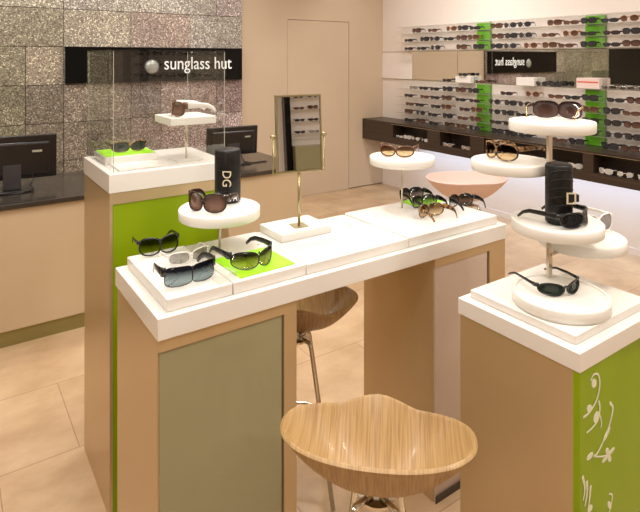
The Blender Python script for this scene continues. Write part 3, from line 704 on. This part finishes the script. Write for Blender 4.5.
# ------------------------------------------------------------------ WALL DISPLAYS
MODS = [(4.04, 5.52, 'far'), (2.72, 4.04, 'middle'), (1.42, 2.72, 'near')]
UP = [2.125, 2.01, 1.90]; LOW = [1.39, 1.28, 1.17, 1.062, 0.956]
SD = 0.14
for (a, b, nm) in MODS:
    u = thing('shelf_unit', '%s upper clear acrylic shelf unit above the mirror band on the right wall' % nm, 'shelf', (XW, a, 0), group='acrylic shelf units')
    part('back_panel', M['shelfback'], u, (-0.014, 0.004, 1.892, -0.001, b-a-0.004, 2.215))
    for z in UP: part('shelf', M['acrylic'], u, (-SD-0.014, 0.004, z-0.005, -0.014, b-a-0.004, z))
    part('top_rail', M['acrylic'], u, (-SD-0.014, 0.004, 2.212, -0.014, b-a-0.004, 2.217))
    part('end_panel', M['pane'], u, (-SD-0.014, 0.0, 1.892, -0.001, 0.004, 2.217))
    if nm != 'near':
        for z, zt in ((2.126, 2.208), (2.011, 2.112), (1.901, 1.998)): tag(part('lime_panel', M['limeshelf'], u, (-0.035, 0.006, z, -0.0145, 0.20, zt), bevel=0.001), 'lime acrylic backing panel')
    u = thing('shelf_unit', '%s lower clear acrylic shelf unit below the mirror band on the right wall' % nm, 'shelf', (XW, a, 0), group='acrylic shelf units')
    part('back_panel', M['shelfback'], u, (-0.014, 0.004, 0.957, -0.001, b-a-0.004, 1.50))
    for z in LOW[:4]: part('shelf', M['acrylic'], u, (-SD-0.014, 0.004, z-0.005, -0.014, b-a-0.004, z))
    part('top_rail', M['acrylic'], u, (-SD-0.014, 0.004, 1.498, -0.001, b-a-0.004, 1.506))
    part('end_panel', M['pane'], u, (-SD-0.014, 0.0, 0.957, -0.001, 0.004, 1.506))
    if nm != 'near':
        for z, zt in ((1.391, 1.495), (1.281, 1.38), (1.171, 1.27), (1.063, 1.16), (0.957, 1.052)): tag(part('lime_panel', M['limeshelf'], u, (-0.035, 0.006, z, -0.0145, 0.20, zt), bevel=0.001), 'lime acrylic backing panel')
    if nm != 'far':
        m_ = part('wall_mirror', M['mirror'], None, (XW-0.012, a+0.002, 1.515, XW-0.001, b-0.002, 1.885)); tag(m_, '%s long mirror panel between upper and lower wall shelves' % nm, 'mirror', 'mirror band panels')
m_ = part('wall_mirror', M['mirror'], None, (XW-0.012, 4.042, 1.515, XW-0.001, 5.34, 1.885)); tag(m_, 'far long mirror panel between upper and lower wall shelves', 'mirror', 'mirror band panels')
tag(part('wall_panel', M['shelfback'], None, (XW-0.012, 5.343, 1.515, XW-0.001, YW-0.002, 1.885)), 'plain pale panel between the mirror band and the room corner', 'panel')
tag(part('mirror_rail', M['satin'], None, (XW-0.02, 1.42, 1.886, XW-0.001, YW-0.002, 1.891)), 'thin metal rail along the top of the mirror band', 'rail')
tag(part('mirror_rail', M['satin'], None, (XW-0.02, 1.42, 1.508, XW-0.001, YW-0.002, 1.514)), 'thin metal rail along the bottom of the mirror band', 'rail')
rows = [('highest', 2.125), ('second', 2.01), ('third', 1.90)]
SH = {}
def small_mesh(frame, lens, sty):
    key = (frame, lens, sty)
    if key in SH: return SH[key]
    st = {'round': dict(a=0.029, b=0.024, n=2.2, rim=0.003), 'square': dict(a=0.033, b=0.024, n=3.0, rim=0.0035), 'slim': dict(a=0.033, b=0.016, n=2.6, rim=0.003)}[sty]
    F, Ls, Ts = gl_shape(dict(w=0.145, wrap=4, temple=0.009, tl=0.065, **st), small=True)
    bm = bmesh.new()
    for src, mi in [(F, 0)] + [(q, 1) for q in Ls] + [(q, 0) for q in Ts]:
        tmp = bpy.data.meshes.new('tmp'); src.to_mesh(tmp); src.free()
        n0 = len(bm.faces); bm.from_mesh(tmp); bm.faces.ensure_lookup_table()
        for f in bm.faces[n0:]: f.material_index = mi; f.smooth = True
        bpy.data.meshes.remove(tmp)
    me = bpy.data.meshes.new('sunglasses'); bm.to_mesh(me); bm.free(); me.materials.append(FR[frame]); me.materials.append(LN[lens])
    SH[key] = me; return me
KINDS = [('black', 'smoke', 'square'), ('dark_brown', 'brown', 'square'), ('brown', 'brown', 'slim'), ('grey', 'smoke', 'round'), ('black', 'smoke', 'slim'),
         ('leopard', 'brown', 'square'), ('dark_brown', 'smoke', 'slim'), ('wine', 'smoke', 'slim'), ('amber', 'brown', 'round'), ('silver', 'clear_grey', 'slim')]
WORD = {'black': 'black', 'dark_brown': 'dark brown', 'brown': 'brown', 'grey': 'charcoal', 'leopard': 'tortoise', 'wine': 'wine red', 'amber': 'amber', 'silver': 'silver', 'white': 'white'}
ORD = ['first', 'second', 'third', 'fourth', 'fifth', 'sixth', 'seventh', 'eighth', 'ninth', 'tenth', 'eleventh', 'twelfth', 'thirteenth', 'fourteenth', 'fifteenth', 'sixteenth', 'seventeenth', 'eighteenth', 'nineteenth', 'twentieth']
def small(kind, loc, rz, label, group, scale=1.0, rx=0.0):
    o = bpy.data.objects.new('sunglasses', small_mesh(*kind)); C.objects.link(o); o.location = loc
    o.rotation_euler = (rx, 0, rz); o.scale = (scale,)*3
    return tag(o, label, 'sunglasses', group)
def ypos(px, X):
    t = (px-320)/545; dx_, dy_ = cos(ca), sin(ca); rx_, ry_ = sin(ca), -cos(ca)
    d = X/(dx_+rx_*t); return dy_*d+ry_*t*d
ROWS = [
 ('top shelf above the mirror band', 2.125, [419, 435, 454, 464, 476, 499, 509, 523, 557, 571, 590, 608, 618, 634], '1280413352 4810'),
 ('second shelf above the mirror band', 2.01, [411, 427, 437, 451, 464, 476, 500, 513, 526, 551, 573, 590, 614, 634], '6034151 3286701'),
 ('third shelf above the mirror band', 1.90, [411, 424, 438, 464, 482, 499, 511, 533, 552, 568, 591, 614, 634], '6431003852 614'),
 ('top shelf below the mirror band', 1.39, [416, 426, 437, 450, 463, 476, 509, 535, 558, 571, 590, 618, 636], '9640107824 418'),
 ('second shelf below the mirror band', 1.28, [411, 427, 437, 449, 463, 477, 497, 513, 526, 598, 614, 634], '6241473035 208'),
 ('third shelf below the mirror band', 1.17, [412, 422, 438, 447, 467, 479, 497, 510, 524, 599, 615, 634], '2645753040 141'),
 ('fourth shelf below the mirror band', 1.062, [411, 423, 435, 450, 465, 478, 498, 512, 598, 616, 636], '1340256403 27'),
 ('bench top below the shelves', 0.956, [411, 423, 436, 452, 464, 477, 500, 512, 525, 562, 578, 590, 616, 634], '4161530042 0156'),
]
KS = 'abcdefghij'
rr = random.Random(11)
for rn, z, pxs, code in ROWS:
    code = code.replace(' ', '0'); last = 99
    for i, px in enumerate(pxs):
        y = ypos(px, XW-0.09)
        if last - y < 0.177: y = last - 0.177
        for seam in (4.042, 2.722):      # keep clear of the upright between two units
            if abs(y - seam) < 0.090: y = seam + 0.092 if (y > seam and last - seam > 0.266) else seam - 0.092
        last = y
        kd = KINDS[int(code[i % len(code)])]
        small(kd, (XW-0.151, y, z+0.002), R(-90+rr.uniform(-1.5, 1.5)), '%s sunglasses, %s from the left on the %s' % (WORD[kd[0]], ORD[i], rn), 'sunglasses on the wall shelves', 1.13)
# risers standing on the lower units, against the mirror
def riser(label, y0, y1, h, stripe=False):
    t = thing('display_riser', label, 'display block', (XW-0.1, (y0+y1)/2, 1.5065)); hw = (y1-y0)/2
    part('block', M['pinkpaper'] if stripe else M['paper'], t, (-0.012, -hw, 0, 0.05, hw, h), bevel=0.002)
    if stripe: part('printed_stripe', M['redink'], t, (-0.0135, -hw+0.01, h*0.55, -0.0122, hw-0.01, h*0.68))
    return t
riser('small white riser in front of the far mirror panel', ypos(471, 5.1), ypos(456, 5.1), 0.075)
riser('small pale riser in front of the middle mirror panel, under the mirrored sign', ypos(535, 5.1), ypos(517, 5.1), 0.085)
riser('pale pink riser with red stripe near the joint of the mirror panels', ypos(600, 5.1), ypos(577, 5.1), 0.10, True)
for lab, px, z, k in (('black sunglasses on the small white riser before the far mirror panel', 464, 1.5825, 4), ('dark brown sunglasses standing left of the small white riser', 448, 1.5065, 6),
    ('brown sunglasses standing right of the small white riser', 481, 1.5065, 2), ('charcoal sunglasses standing between the pale riser and the pink riser', 543, 1.5065, 3),
    ('black sunglasses standing just left of the pink striped riser', 557, 1.5065, 0), ('silver sunglasses standing just right of the pink striped riser', 610, 1.5065, 9), ('silver sunglasses at the far right in front of the mirror band', 628, 1.5065, 9)):
    small(KINDS[k], (XW-0.134, ypos(px, XW-0.1), z+0.002), R(-90), lab, 'sunglasses before the mirror band')
# sunglasses lying in the bench cubbies
rr = random.Random(5)
for oi, (a, b) in enumerate(ops):
    n = int((a-b-0.06)/0.132); 
    for i in range(n):
        y = a - 0.09 - i*(a-b-0.18)/max(1, n-1)
        kd = [('white', 'pearl', 'square'), ('silver', 'pearl', 'round'), ('silver', 'pearl', 'slim'), ('white', 'rose', 'slim')][rr.randrange(4)]
        small(kd, (4.845, y, 0.766), R(-90+rr.uniform(-12, 12)), '%s sunglasses, %s from the left in the %s bench cubby' % (WORD[kd[0]], ORD[i], ['leftmost', 'second', 'third', 'rightmost'][oi]), 'sunglasses in the bench cubbies', 0.93)

# ------------------------------------------------------------------ behind the viewer: what the table mirror shows
u = thing('shelf_unit', 'white shelf unit on the wall facing the counter, seen only in the table mirror', 'shelf', (1.6, YF, 0))
part('back_panel', M['shelfback'], u, (0.75, 0.001, 1.28, 2.0, 0.02, 2.0))
for z in (1.84, 1.68, 1.52, 1.36): part('shelf', M['acrylic'], u, (0.75, 0.02, z-0.008, 2.0, 0.155, z))
part('side_post', M['signblack'], u, (0.66, 0.001, 0.0, 0.74, 0.16, 2.9))
part('base_cabinet', M['frost'], u, (0.75, 0.001, 0.0, 2.0, 0.30, 1.2))
for r_, z in enumerate((1.84, 1.68, 1.52, 1.36)):
    for i in range(6):
        kd = KINDS[(i*3+r_*2) % 10]
        small(kd, (2.47+i*0.195, YF+0.138, z+0.002), pi, '%s sunglasses, %s from the room side on the %s mirrored shelf' % (WORD[kd[0]], ORD[i], ORD[r_]), 'sunglasses reflected in the table mirror')
